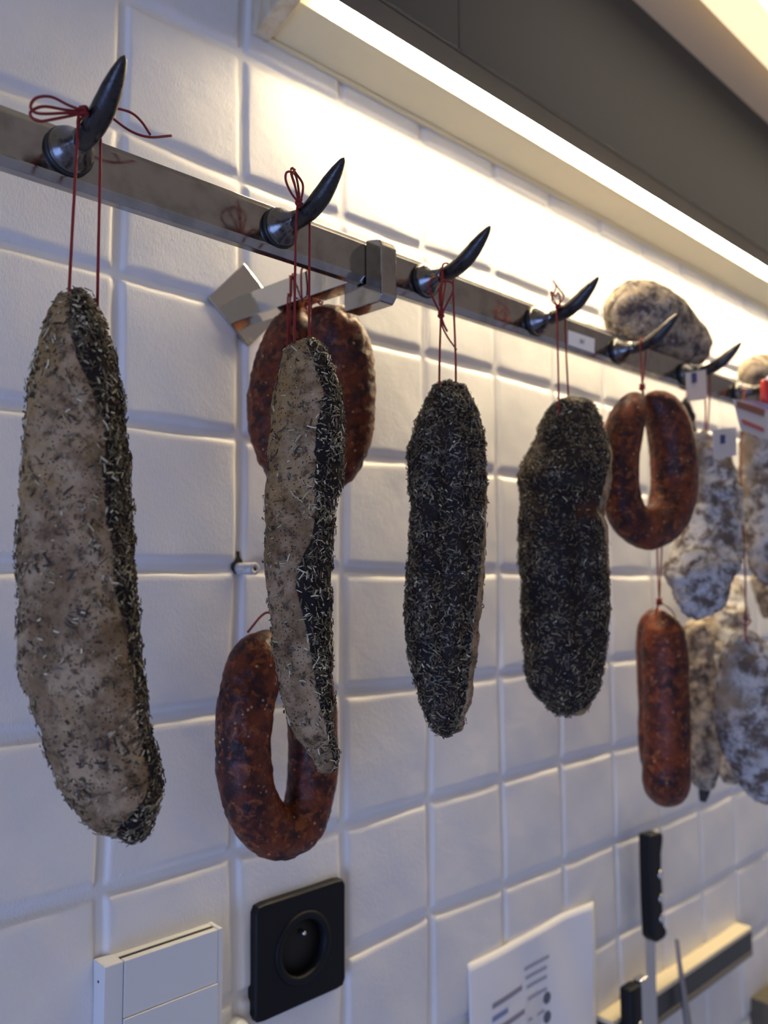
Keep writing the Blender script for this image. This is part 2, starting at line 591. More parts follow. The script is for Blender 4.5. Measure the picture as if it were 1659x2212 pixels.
def make_hook(X, Z, tip=None):
    pts = [(.1405, .0), (.1470, -.0006), (.1545, .0001), (.1625, .0022), (.1705, .0061), (.1785, .0120), (.1850, .0170), (.1895, .0208)]
    path = spline([(X, -d, Z + z) for d, z in pts], 44)
    s = np.linspace(0, 1, 44)
    rad = np.interp(s, [0, .15, .35, .55, .72, .86, .95, .985, 1], [.0052, .0050, .0054, .0055, .0047, .0034, .0020, .0012, .0003])
    geo = tube(path, rad, 22)
    h = obj('hook', geo, M_HORN, rail)
    prof = [(.0022, .0112), (.0030, .0116), (.0042, .0113), (.0056, .0103), (.0075, .0089), (.0100, .0074), (.0130, .0062), (.0165, .0054), (.0195, .0050)]
    obj('collar', lathe(prof, (X, -.13, Z), (0, -1, 0), 44), M_COLLAR, h)
    obj('gasket', lathe([(-.0005, .0113), (.0005, .0121), (.0017, .0122), (.0025, .0114)], (X, -.13, Z), (0, -1, 0), 44), M_RUBBER, h)
    return h


HOOKS = [(-.0851, .2026), (.0415, .2014), (.1659, .2005), (.2932, .1990), (.4169, .1982), (.5420, .1982), (.667, .1982)]
h0 = make_hook(*HOOKS[0])
for X, Z in HOOKS[1:]:
    c = h0.copy()
    COL.objects.link(c)
    c.location = (X - HOOKS[0][0], 0, Z - HOOKS[0][1])
    for ch in h0.children:
        k = ch.copy()
        COL.objects.link(k)
        k.parent = c

# bracket: diamond plate, arm, clamp round the bar
dc = np.array([.1026, .2006])
pv = [at(443, 646, 0), at(521, 572, 0), at(603, 680, 0), at(530, 752, 0)]
bm = bmesh.new()
for s_ in (-.0004, -.0042):
    pass
fr = [bm.verts.new((v[0], -.0046, v[2])) for v in pv]
bk = [bm.verts.new((v[0], -.0008, v[2])) for v in pv]
bm.faces.new(fr)
bm.faces.new(bk[::-1])
for i in range(4):
    bm.faces.new((fr[(i + 1) % 4], fr[i], bk[i], bk[(i + 1) % 4]))
bmesh.ops.recalc_face_normals(bm, faces=bm.faces[:])
bmesh.ops.bevel(bm, geom=bm.edges[:], offset=.0007, segments=2, profile=.5, affect='EDGES')
obj('wall_plate', from_bm(bm), M_POLISH, rail, smooth=False)
av, af = box((.0945, -.122, .1868), (.1090, -.0040, .2055), .0007)
av[:, 0] += (-av[:, 1] / .122) * .0095
obj('arm', (av, af), M_POLISH, rail, smooth=False)
obj('clamp', prism([(.1086, .1712), (.142, .1702), (.1458, .1745), (.1458, .2070), (.1425, .2115), (.1302, .2142), (.1302, RZ0 - .0004), (.1216, RZ0 - .0004), (.1216, .1915), (.1086, .1915)],
                    .1103, .1240, .0012), M_STEEL, rail, smooth=False)

# price sticker on the bar
lv = [at(1228, 713, .1305), at(1285, 732, .1305), at(1284, 763, .1305), at(1228, 744, .1305)]


def card(pts4, name, mat_, parent=None, th=.0004, off=0.0, loc=None, n=(0, -1, 0)):
    n = np.array(n, float)
    a = [np.array(p_) + n * (off + th) for p_ in pts4]
    b = [np.array(p_) + n * off for p_ in pts4]
    V = np.array(a + b)
    return obj(name, (V, [[0, 1, 2, 3], [7, 6, 5, 4], [1, 0, 4, 5], [2, 1, 5, 6], [3, 2, 6, 7], [0, 3, 7, 4]]), mat_, parent, smooth=False, loc=loc)


stk = card([v for v in lv], 'sticker', M_PAPER, rail, .0003, -.0004)


def writing(txt, corner, size, xdir, zdir, mat_, parent, name='writing', off=.0003):
    cu = bpy.data.curves.new(name, 'FONT')
    cu.body = txt
    cu.size = size
    cu.extrude = .00005
    cu.align_x = 'CENTER'
    cu.align_y = 'CENTER'
    to = bpy.data.objects.new(name, cu)
    COL.objects.link(to)
    dg = bpy.context.evaluated_depsgraph_get()
    me_ = bpy.data.meshes.new_from_object(to.evaluated_get(dg))
    bpy.data.objects.remove(to)
    xd, zd = np.array(xdir, float), np.array(zdir, float)
    nn = np.cross(xd, zd)
    V = np.array([np.array(corner) + xd * v.co[0] + zd * v.co[1] + nn * (v.co[2] + off) for v in me_.vertices])
    Fc = [list(p_.vertices) for p_ in me_.polygons]
    bpy.data.meshes.remove(me_)
    return obj(name, (V, Fc), mat_, parent, smooth=False)


writing('367', at(1257, 738, .1305), .0052, (1, 0, 0), (0, 0, 1), M_INKD, stk, 'number', .0003)

# ------------------------------------------------------------------ twine helpers
def horn_loop(X, pa, pb):
    zc = np.interp(-(pa[1] + pb[1]) / 2, [.1405, .1470, .1545, .1625, .1705, .1785], [0, -.0006, .0001, .0022, .0061, .0120])
    Zb = [z for x, z in HOOKS if abs(x - X) < 1e-6][0]
    ym = (pa[1] + pb[1]) / 2
    top = Zb + zc
    return [pa, np.array([X - .0062, pa[1] * .6 + ym * .4, top + .0012]), np.array([X - .0040, ym, top + .0053]), np.array([X, ym, top + .0068]),
            np.array([X + .0040, ym, top + .0053]), np.array([X + .0062, pb[1] * .6 + ym * .4, top + .0012]), pb]



TW = .00072


def twine(name, pts, parent, r=TW, n=40, mat_=None, sides=7):
    return obj(name, tube(spline(pts, n), r, sides), mat_ or M_TWINE, parent)


def knot(p, r, parent, mat_=None):
    p = np.array(p, float)
    a = np.linspace(0, 2 * math.pi * 3, 60)
    w = np.stack([np.cos(a) * r * (.75 + .25 * np.cos(a / 3 * 2)), np.sin(a * 1.0) * r * .8, np.sin(a / 1.5) * r * .85], 1)
    return obj('knot', tube(p + w, TW * 1.05, 7), mat_ or M_TWINE, parent)


# ------------------------------------------------------------------ herbed dried loins
def loft(rows, d, thick=.78, na=120, nl=230, amp=.0011, seed=0., square=2.3, twist=0.0):
    rows = np.array(rows, float)
    ys = rows[:, 0]
    # even samples down the length, denser near the ends
    tt = (1 - np.cos(np.linspace(0, math.pi, nl))) / 2
    tt = .6 * np.linspace(0, 1, nl) + .4 * tt
    y = ys[0] + (ys[-1] - ys[0]) * tt
    sp = spline(rows[:, [0, 1, 2]], 400)
    xl, xr = np.interp(y, sp[:, 0], sp[:, 1]), np.interp(y, sp[:, 0], sp[:, 2])
    cen = np.array([at((a + b) / 2, yy, d) for a, b, yy in zip(xl, xr, y)])
    px = np.array([depth(c) / F_PX for c in cen])
    hw = (xr - xl) / 2 * px
    rt = RM[0].copy()
    rt[2] = 0
    rt /= np.linalg.norm(rt)
    fw = np.array([-rt[1], rt[0], 0])
    endt = np.clip(np.minimum(tt, 1 - tt) / .012, 0, 1) ** .5
    a = np.linspace(0, 2 * math.pi, na, endpoint=False)
    ca, sa = np.cos(a), np.sin(a)
    e = 2 / square
    cx = np.sign(ca) * np.abs(ca) ** e
    cy = np.sign(sa) * np.abs(sa) ** e
    wmax = hw.max()
    th = np.minimum(hw * thick, wmax * thick * .9)
    V = cen[:, None, :] + (hw * endt)[:, None, None] * cx[None, :, None] * rt + (th * endt)[:, None, None] * cy[None, :, None] * fw
    V = V.reshape(-1, 3)
    Fc = []
    for i in range(nl - 1):
        for k in range(na):
            k2 = (k + 1) % na
            Fc.append([i * na + k, i * na + k2, (i + 1) * na + k2, (i + 1) * na + k])
    Fc.append(list(range(na))[::-1])
    Fc.append([(nl - 1) * na + k for k in range(na)])
    N = vnormals(V, Fc)
    if (N[na * (nl // 2)] @ rt) < 0:
        Fc = [f[::-1] for f in Fc]
        N = -N
    disp = np.array([nz(v, 55, seed) * amp * 1.6 + nz(v, 260, seed + 3) * amp * .5 for v in V])
    V = V + N * disp[:, None]
    frac = np.tile((cx + 1) / 2, nl)
    front = np.tile(-cy, nl)
    return V, Fc, N, np.repeat(y, na), frac, front


PAL = {
    'straw': (.36, .315, .19), 'pale': (.55, .50, .36), 'olive': (.125, .098, .055), 'grey': (.135, .115, .085), 'green': (.10, .092, .05), 'tan': (.24, .20, .125),
    'brown': (.09, .055, .03), 'dark': (.028, .022, .018)}


def herbs(V, N, dens, count, palette, parent, seed=1, lmul=1.0, name='herb_crust'):
    r = np.random.default_rng(seed)
    p = dens / dens.sum()
    ids = r.choice(len(V), count, p=p)
    P = V[ids] + r.normal(0, .0006, (count, 3))
    n = N[ids]
    ang = r.uniform(0, math.pi, count)
    t1 = np.cross(n, r.normal(0, 1, (count, 3)))
    t1 /= np.linalg.norm(t1, axis=1)[:, None]
    lift = r.normal(0, .09, count)
    big = r.random(count) < .02
    lift = np.where(big, r.normal(0, .6, count), lift)
    ax = t1 * np.cos(lift)[:, None] + n * np.sin(lift)[:, None]
    ax /= np.linalg.norm(ax, axis=1)[:, None]
    side = np.cross(n, ax)
    side /= np.linalg.norm(side, axis=1)[:, None]
    up = np.cross(ax, side)
    L = np.clip(r.lognormal(-6.15, .50, count), .0006, .0050) * lmul
    W = r.uniform(.0003, .0009, count) * (.8 + .2 * lmul)
    T = W * r.uniform(.4, .8, count)
    bend = r.normal(0, .05, count) * L
    P = P + up * (T * .5)[:, None]
    V8 = []
    for sx in (-1, 0, 1):
        for sy, sz in ((-1, -1), (1, -1), (1, 1), (-1, 1)):
            tap = 1.0 if sx == 0 else .8
            V8.append(P + ax * (L * .5 * sx)[:, None] + side * ((W * .5 * sy * tap) + (bend if sx == 0 else 0))[:, None] + up * (T * .5 * sz * tap)[:, None])
    VV = np.stack(V8, 1).reshape(-1, 3)
    fq = np.array([[3, 2, 1, 0], [8, 9, 10, 11], [0, 1, 5, 4], [1, 2, 6, 5], [2, 3, 7, 6], [3, 0, 4, 7], [4, 5, 9, 8], [5, 6, 10, 9], [6, 7, 11, 10], [7, 4, 8, 11]])
    FF = (np.arange(count)[:, None, None] * 12 + fq[None]).reshape(-1, 4)
    o = obj(name, (VV, FF), M_HERB, parent, smooth=False, stuff=True)
    names = list(palette)
    w = np.array([palette[k] for k in names], float)
    ch = r.choice(len(names), count, p=w / w.sum())
    c3 = np.array([PAL[k] for k in names])[ch] * r.uniform(.65, 1.3, (count, 1))
    c4 = np.concatenate([c3, np.ones((count, 1))], 1).repeat(12, 0)
    at_ = o.data.attributes.new('herb', 'FLOAT_COLOR', 'POINT')
    at_.data.foreach_set('color', c4.astype(np.float32).ravel())
    return o


def loin(rows, d, label, fatf, rindf, dens_fat, dens_lean, count, palette, seed, lmul=1.0, thick=.78, extra=None, dent=None):
    c = at((rows[0][1] + rows[0][2]) / 2, rows[0][0], d)
    root = empty('dried_loin', c)
    tag(root, label, 'cured meat')
    V, Fc, N, y, fr_, front = loft(rows, d, thick=thick, seed=seed)
    if dent:
        V = V - N * dent(y, fr_, front)[:, None]
        N = vnormals(V, Fc)
    body = obj('meat', (V, Fc), M_LOIN, root)
    fat = fatf(y, fr_, front)
    rind = rindf(y, fr_, front) if rindf else np.zeros(len(V))
    for nm, arr in (('fat', fat), ('rind', rind)):
        a_ = body.data.attributes.new(nm, 'FLOAT', 'POINT')
        a_.data.foreach_set('value', arr.astype(np.float32))
    cl_ = np.array([nz(v, 75, seed + 9.) for v in V])
    dens = np.where(fat > .5, dens_fat * np.clip(.45 + 1.5 * cl_, .08, 2.0), dens_lean * np.clip(.8 + 1.0 * cl_, .38, 1.7))
    if rindf:
        dens = dens * (1 - .85 * rind)
    if extra:
        dens = dens * extra(y, fr_, front)
    # fewer on the tiny end rings, where vertices crowd together
    hwr = np.interp(y, [r_[0] for r_ in rows], [r_[2] - r_[1] for r_ in rows])
    dens = dens * hwr
    dens = np.where(front < -.75, dens * .5, dens)
    herbs(V, N, dens, count, palette, root, seed=int(seed * 10) + 5, lmul=lmul)
    return root, V, N


def sstep(a, b, x):
    t_ = np.clip((x - a) / (b - a), 0, 1)
    return t_ * t_ * (3 - 2 * t_)


D_L = .154
# 1: large loin, fat side to the left
rows1 = [(627, 152, 176), (650, 126, 200), (700, 100, 226), (760, 85, 241), (840, 65, 254), (940, 58, 270), (1050, 52, 276), (1200, 48, 284),
         (1350, 48, 293), (1450, 55, 304), (1520, 74, 312), (1600, 104, 325), (1680, 131, 338), (1730, 155, 343), (1780, 198, 324), (1806, 245, 314), (1818, 272, 300)]


def fat1(y, f, front):
    fb = np.interp(y, [627, 700, 780, 860, 940, 1050, 1200, 1400, 1600, 1700, 1750, 1790, 1818], [.50, .54, .66, .82, .90, .86, .90, .97, .965, .95, .74, .52, .3])
    return (1 - sstep(fb - .07, fb + .07, f)) * (1 - .42 * (1 - sstep(.02, .24, f)) * (front > 0))


l1, V1, N1 = loin(rows1, D_L, 'largest pale herbed loin hanging at the far left from the first hook', fat1, None, .30, 1.0, 6200,
                  {'straw': 2.2, 'pale': 1.2, 'olive': 3, 'grey': 2, 'green': 1.2, 'brown': 3.5, 'dark': 3}, 1.3, 1.05)

rows2 = [(731, 648, 678), (745, 628, 690), (762, 614, 701), (800, 604, 719), (860, 592, 734), (940, 583, 742), (1000, 580, 741), (1060, 577, 735),
         (1110, 573, 721), (1200, 575, 715), (1300, 580, 714), (1380, 589, 715), (1450, 598, 715), (1520, 613, 717), (1580, 635, 723), (1620, 658, 728), (1650, 675, 729), (1667, 684, 725), (1674, 694, 715)]


def fat2(y, f, front):
    fb = np.interp(y, [731, 800, 860, 940, 1040, 1100, 1160, 1220, 1270, 1330, 1450, 1560, 1640, 1674], [.60, .70, .78, .66, .66, .76, .74, .56, .48, .60, .72, .84, .86, .9])
    return (1 - sstep(fb - .07, fb + .07, f)) * (1 - .36 * (1 - sstep(.02, .22, f)) * (front > 0))


l2, V2, N2 = loin(rows2, D_L, 'slim pale herbed loin with a dark right edge hanging before two ring sausages', fat2, None, .22, 1.0, 4600,
                  {'straw': 3, 'pale': 2, 'olive': 3, 'grey': 2, 'green': 1, 'brown': 2.5, 'dark': 2}, 2.7, 1.15)

rows3 = [(823, 960, 982), (832, 946, 1000), (850, 932, 1012), (880, 915, 1028), (940, 890, 1041), (970, 882, 1049), (1000, 881, 1053), (1080, 887, 1051), (1200, 882, 1046),
         (1300, 877, 1040), (1380, 880, 1031), (1450, 890, 1023), (1500, 905, 1016), (1550, 920, 1006), (1575, 936, 999), (1588, 950, 975)]


def fat3(y, f, front):
    fb = np.interp(y, [823, 900, 960, 1000, 1100, 1300, 1450, 1560, 1588], [1.2, 1.1, .99, .97, .955, .90, .90, .86, .9])
    return sstep(fb - .02, fb + .02, f)


def dent3(y, f, front):
    return (.0034 * np.exp(-((f - .46) / .13) ** 2) * sstep(900, 1000, y) * (1 - sstep(1330, 1480, y)) + .0018 * np.exp(-((f - .80) / .08) ** 2)) * (front > 0)


def dent4(y, f, front):
    return (.0036 * np.exp(-((f - .60) / .11) ** 2) * sstep(1095, 1135, y) * (1 - sstep(1330, 1450, y)) + .0030 * np.exp(-((f - .22) / .10) ** 2) * (1 - sstep(960, 1080, y)) * sstep(880, 940, y)
            + .0046 * np.exp(-((y - 1104) / 13) ** 2) * sstep(.46, .62, f)) * (front > 0)


l3, V3, N3 = loin(rows3, D_L, 'slender dark loin covered in cut herbs under the third hook', fat3, None, .12, 1.0, 11500,
                  {'straw': .8, 'pale': .35, 'tan': 2.2, 'olive': 3, 'grey': 4, 'green': 1.2, 'brown': 3, 'dark': 4}, 4.1, 1.12, dent=dent3)

rows4 = [(859, 1220, 1256), (868, 1203, 1270), (882, 1188, 1281), (920, 1168, 1301), (970, 1146, 1318), (1010, 1125, 1321), (1030, 1121, 1319), (1060, 1127, 1313), (1110, 1124, 1306), (1160, 1122, 1310), (1200, 1122, 1312),
         (1300, 1128, 1315), (1400, 1132, 1306), (1450, 1136, 1300), (1490, 1150, 1290), (1520, 1174, 1276), (1540, 1199, 1262), (1552, 1216, 1236)]


def fat4(y, f, front):
    fb = np.interp(y, [859, 930, 970, 1010, 1080, 1150, 1180, 1300, 1400, 1500, 1525, 1552], [1.2, 1.02, .97, .92, .86, .92, .955, .96, .99, 1.0, .86, .2])
    return sstep(fb - .02, fb + .02, f)


def rind4(y, f, front):
    return np.exp(-((y - 1106) / 16) ** 2) * sstep(.52, .66, f) * (1 - sstep(.84, .94, f)) * (front > 0)


l4, V4, N4 = loin(rows4, D_L, 'broad dark herbed loin with a reddish notch beside the ring sausage', fat4, rind4, .10, 1.0, 11500,
                  {'straw': 1.0, 'pale': .25, 'tan': 2.6, 'olive': 5, 'grey': 3, 'green': 1.5, 'brown': 4, 'dark': 4}, 5.9, 1.05, dent=dent4)

# twine of loin 1
X1 = HOOKS[0][0]
pa, pb = at_x(170, 252, X1 - .0064), at_x(216, 292, X1 + .0064)
e1, e2 = at(149, 634, D_L + .002), at(210, 676, D_L)
obj_l1 = obj('twine', join(tube(spline([pa + [0, 0, .001], at(167, 300, -pa[1] * .9 + .0155), at(155, 520, .1535), e1, e1 - [0, 0, .006]], 60), TW, 7),
                           tube(spline([pb + [0, 0, .0], at(217, 330, -pb[1] * .9 + .0154), at(212, 560, .1540), e2, e2 - [0, 0, .008]], 60), TW, 7),
                           tube(spline(horn_loop(X1, pa, pb), 40), TW, 7)), M_TWINE, l1)
kn1 = at_x(180, 240, X1 - .0078)
knot(kn1, .0019, l1)


def pxpath(pts, d):
    """pts: pixel x, y and an offset from the plane"""
    return [at(x, y, d + o_) for x, y, o_ in pts]


DB = -kn1[1]
obj('bow', join(
    tube(spline(pxpath([(183, 240, 0), (150, 228, .002), (110, 209, .004), (78, 212, .005), (66, 232, .004), (84, 245, .002), (140, 244, .001), (180, 241, 0)], DB), 50), TW * .9, 7),
    tube(spline(pxpath([(183, 242, 0), (140, 237, -.001), (96, 230, -.003), (70, 238, -.004), (66, 250, -.003), (84, 262, 0), (124, 256, .001), (181, 244, 0)], DB), 50), TW * .9, 7),
    tube(spline(pxpath([(184, 238, 0), (206, 232, -.016), (238, 232, -.016), (280, 242, -.017), (305, 262, -.018), (325, 292, -.018)], DB), 40), TW * .9, 7),
    tube(spline(pxpath([(184, 240, 0), (206, 240, -.016), (232, 248, -.016), (280, 282, -.017), (322, 296, -.018), (370, 293, -.019)], DB), 40), TW * .9, 7)), M_TWINE, l1)

# twine of loin 2
X2 = HOOKS[1][0]
pa, pb = at_x(644, 440, X2 - .0064), at_x(669, 478, X2 + .0064)
e1, e2 = at(636, 738, D_L), at(668, 736, D_L + .001)
obj('twine', join(tube(spline([pa, at(640, 480, -pa[1] * .9 + .0154), at(637, 620, .1538), e1, e1 - [0, 0, .008]], 50), TW, 7),
                  tube(spline([pb, at(669, 510, -pb[1] * .9 + .0154), at(668, 620, .1542), e2, e2 - [0, 0, .008]], 50), TW, 7),
                  tube(spline(horn_loop(X2, pa, pb), 40), TW, 7)), M_TWINE, l2)
kn2 = at_x(646, 437, X2 - .0078)
knot(kn2, .0017, l2)
DB = -kn2[1]
obj('bow', join(
    tube(spline(pxpath([(645, 438, 0), (628, 415, .002), (617, 388, .003), (620, 372, .002), (634, 373, 0), (642, 390, 0), (648, 436, 0)], DB), 50), TW * .9, 7),
    tube(spline(pxpath([(646, 438, 0), (638, 405, -.002), (629, 375, -.003), (631, 362, -.002), (639, 374, -.001), (653, 395, -.001), (654, 415, 0), (649, 436, 0)], DB), 50), TW * .9, 7),
    tube(spline(pxpath([(645, 437, 0), (637, 400, .001), (631, 378, .002), (637, 366, .001)], DB), 24), TW * .9, 7)), M_TWINE, l2)

# twine of loin 3
X3 = HOOKS[2][0]
pa, pb = at_x(955, 588, X3 - .0064), at_x(979, 607, X3 + .0064)
e1, e2 = at(949, 836, D_L), at(985, 840, D_L)
obj('twine', join(tube(spline([pa, at(953, 660, -pa[1] * .6 + .0616), at(950, 760, .1538), e1, e1 - [0, 0, .01]], 50), TW, 7),
                  tube(spline([pb, at(980, 660, -pb[1] * .6 + .0616), at(984, 760, .1542), e2, e2 - [0, 0, .01]], 50), TW, 7),
                  tube(spline(horn_loop(X3, pa, pb), 40), TW, 7)), M_TWINE, l3)
kn3 = at_x(953, 680, X3)
kn3 = at(953, 680, .158)
knot(kn3, .0019, l3)
obj('bow', join(
    tube(spline(pxpath([(953, 680, 0), (938, 650, .002), (926, 620, .003), (932, 602, .002), (952, 599, 0), (962, 612, 0), (958, 640, 0), (954, 676, 0)], .158), 50), TW * .95, 7),
    tube(spline(pxpath([(953, 680, 0), (966, 655, .002), (978, 630, .003), (977, 612, .002), (960, 608, 0), (950, 620, 0), (950, 660, 0)], .158), 50), TW * .95, 7),
    tube(spline(pxpath([(953, 680, 0), (952, 640, -.002), (956, 600, -.004), (957, 582, -.006)], .158), 30), TW, 7),
    tube(spline(pxpath([(953, 682, 0), (958, 700, .001), (966, 716, .001)], .158), 20), TW, 7),
    tube(spline(pxpath([(952, 682, 0), (955, 704, .001), (968, 730, .001), (986, 755, .0)], .158), 24), TW * .8, 7)), M_TWINE, l3)

# twine of loin 4
X4 = HOOKS[3][0]
pa, pb = at_x(1203, 663, X4 - .0064), at_x(1221, 680, X4 + .0064)
e1, e2 = at(1207, 868, D_L), at(1228, 864, D_L)
obj('twine', join(tube(spline([pa, at(1204, 720, -pa[1] * .6 + .0616), at(1206, 800, .154), e1, e1 - [0, 0, .012]], 50), TW, 7),
                  tube(spline([pb, at(1221, 720, -pb[1] * .6 + .0616), at(1225, 800, .154), e2, e2 - [0, 0, .012]], 50), TW, 7),
                  tube(spline(horn_loop(X4, pa, pb), 40), TW, 7)), M_TWINE, l4)
kn4 = at(1205, 662, .157)
knot(kn4, .0017, l4)
obj('bow', join(
    tube(spline(pxpath([(1205, 662, 0), (1192, 648, .001), (1201, 620, .001), (1194, 605, .001), (1206, 622, 0), (1218, 640, 0), (1207, 660, 0)], .157), 50), TW * .85, 7),
    tube(spline(pxpath([(1205, 662, 0), (1192, 640, .001), (1191, 630, .001), (1200, 640, .001), (1206, 632, 0), (1210, 648, 0), (1206, 661, 0)], .157), 50), TW * .85, 7)), M_TWINE, l4)


# ------------------------------------------------------------------ smoked sausages
def sausage_geo(pts, na=56, nl=190, wr=.0006, seed=0., endr=.32, wrfreq=260., side_bias=0.0):
    """pts: rows of x, y, distance from wall, half width - all read off one line of sight per row"""
    rows = []
    for x, y, d, r in pts:
        c = at(x, y, d)
        rows.append([*c, r * depth(c) / F_PX])
    sp = spline(rows, nl)
    P, R_ = sp[:, :3], sp[:, 3].copy()
    L = np.concatenate([[0], np.cumsum(np.linalg.norm(np.diff(P, axis=0), axis=1))])
    rm = R_.mean()
    for e in (L, L[-1] - L):
        u = np.clip(e / (rm * 1.15), 0, 1)
        R_ = R_ * np.maximum(np.sqrt(1 - (1 - u) ** 2) * (1 - .0) + 0.0, .06)
    (V, Fc), N, B_, T = tube(P, R_, na, return_frames=True)
    Nn = vnormals(V, Fc)
    c = np.repeat(P, na, 0)
    out = V - c
    if np.einsum('ij,ij->i', Nn, out).sum() < 0:
        Fc = [f[::-1] for f in Fc]
        Nn = -Nn
    s = np.repeat(L, na)
    cen = P.mean(0)
    outer = np.einsum('ij,ij->i', out, c - cen) / (np.linalg.norm(out, axis=1) * np.linalg.norm(c - cen, axis=1) + 1e-9)
    a = np.tile(np.arange(na), len(P))
    disp = np.zeros(len(V))
    for i in range(len(V)):
        ph = nz(V[i], 45, seed) * 6 + nz(V[i], 120, seed + 5) * 2.5
        w = .35 + .65 * sstep(-.2, .9, outer[i]) + .35 * sstep(.4, .95, -outer[i])
        disp[i] = wr * w * (math.sin(s[i] * wrfreq + ph) * (.6 + .8 * nz(V[i], 60, seed + 8))) + nz(V[i], 38, seed + 2) * .0006 + nz(V[i], 210, seed + 1) * .0004
    tap = np.repeat(np.minimum(R_ / rm, 1.0), na)
    V = V + Nn * (disp * tap)[:, None]
    return V, Fc


def loop_sausage(pts, label, wr=.0006, seed=0., wrfreq=260.):
    c = at(*pts[0][:3])
    root = empty('ring_sausage', c)
    tag(root, label, 'sausage')
    obj('sausage', sausage_geo(pts, wr=wr, seed=seed, wrfreq=wrfreq), M_SAUSAGE, root)
    return root


# upper ring, on the bracket arm behind the slim loin
s1 = loop_sausage([(672, 664, .062, 18), (660, 690, .056, 46), (628, 748, .048, 62), (597, 850, .043, 61), (601, 940, .045, 60), (630, 1002, .053, 58), (672, 1024, .064, 58), (714, 1003, .074, 58),
                   (743, 940, .082, 61), (749, 850, .087, 62), (742, 765, .088, 62), (720, 716, .084, 60), (694, 684, .078, 46), (674, 666, .074, 18)],
                  'wrinkled dark ring sausage hanging under the bracket arm above the other ring', .0009, 1.0, 330.)
aX = .0945 + .0052
arm_y = at_x(622, 591, aX)
obj('twine', tube(spline([at(662, 668, .066), at(656, 650, .067), np.array([.0988, -.0775, .1860]), np.array([.0988, -.0775, .2068]), np.array([.1070, -.0775, .2070]), np.array([.1166, -.0775, .2068]), np.array([.1166, -.0775, .1860]), at(676, 640, .077), at(672, 668, .074)], 50), TW, 7), M_TWINE, s1)

# lower ring
s2_ = loop_sausage([(592, 1362, .056, 20), (578, 1384, .056, 42), (556, 1430, .056, 60), (535, 1505, .056, 62), (526, 1590, .056, 60), (528, 1665, .056, 60), (545, 1740, .056, 58), (586, 1793, .056, 58), (636, 1790, .056, 54),
                    (664, 1740, .056, 53), (675, 1670, .056, 54), (676, 1590, .056, 54), (668, 1505, .056, 55), (650, 1430, .056, 55), (625, 1385, .056, 42), (606, 1362, .056, 20)],
                   'lower red ring sausage hanging near the wall above the black socket', .0007, 3.0, 240.)
kx = at(600, 1345, .056)
obj('twine', join(tube(spline([kx + [0, 0, -.006], kx, at(606, 1200, .0680), at(614, 1020, .0765), at(618, 900, .0770), at(621, 740, .0755), at(622, 640, .0700), np.array([.0977, -.0667, .1895]), np.array([.0992, -.0660, .2063]), np.array([.1060, -.0655, .2066])], 80), TW, 7),
                  tube(spline([np.array([.1060, -.0655, .2066]), np.array([.1000, -.0625, .2064]), at(627, 600, .0650) + [0, 0, 0], at(627, 640, .0695), at(624, 760, .0755), at(619, 920, .0770), at(612, 1080, .0725), kx], 70), TW * .9, 7),
                  tube(spline([kx, at(583, 1324, .060), at(565, 1330, .058), at(535, 1366, .058)], 30), TW * 1.1, 7)), M_TWINE, s2_)
knot(kx, .002, s2_)

# right ring under the fifth hook
s3_ = loop_sausage([(1383, 852, .150, 16), (1366, 878, .149, 32), (1347, 930, .147, 42), (1338, 1000, .145, 41), (1341, 1070, .145, 41), (1362, 1122, .147, 42), (1400, 1143, .151, 45), (1438, 1118, .154, 47),
                    (1455, 1060, .156, 49), (1455, 990, .157, 49), (1443, 920, .157, 47), (1424, 880, .156, 40), (1397, 853, .153, 22)],
                   'smooth red ring sausage hanging from twine under the fifth hook', .0002, 6.0, 200.)
X5 = HOOKS[4][0]
pa, pb = at_x(1383, 744, X5 - .0064), at_x(1396, 750, X5 + .0064)
kx = at(1387, 836, .1525)
obj('twine', join(tube(spline([pa, at(1384, 775, .1535), kx], 30), TW, 7), tube(spline([pb, at(1393, 785, .154), kx], 30), TW, 7), tube(spline(horn_loop(X5, pa, pb), 40), TW, 7),
                  tube(spline([kx, at(1389, 848, .152), at(1390, 866, .152)], 12), TW * 1.5, 7)), M_TWINE, s3_)
knot(kx, .0026, s3_)

# folded sausage below it
fwd = ray(1434, 1228)
fwd[2] = 0
fwd /= np.linalg.norm(fwd)
front_rows = [(1424, 1316, 16), (1430, 1345, 38), (1435, 1400, 48), (1438, 1480, 48), (1440, 1560, 48), (1441, 1630, 49), (1439, 1676, 50)]
D6 = .120
rows = []
for x, y, r in front_rows:
    c = at(x, y, D6)
    rows.append([*c, r * depth(c) / F_PX])
lastp = np.array(rows[-1][:3])
rr = rows[-1][3]
rows[-1][2] += .0015
rows.append([*(lastp + fwd * rr * .75 + [0, 0, -.0105]), rr])
rows.append([*(lastp + fwd * rr * 1.75 + [0, 0, -.0052]), rr])
for x, y, r in front_rows[-2::-1]:
    c = at(x - 14 * (1 if y > 1330 else .2), y, D6) + fwd * rr * 2.05
    rows.append([*c, r * 1.0 * depth(at(x, y, D6)) / F_PX])
root = empty('folded_sausage', at(1424, 1305, D6))
tag(root, 'folded red sausage seen edge-on, tied below the right ring sausage', 'sausage')


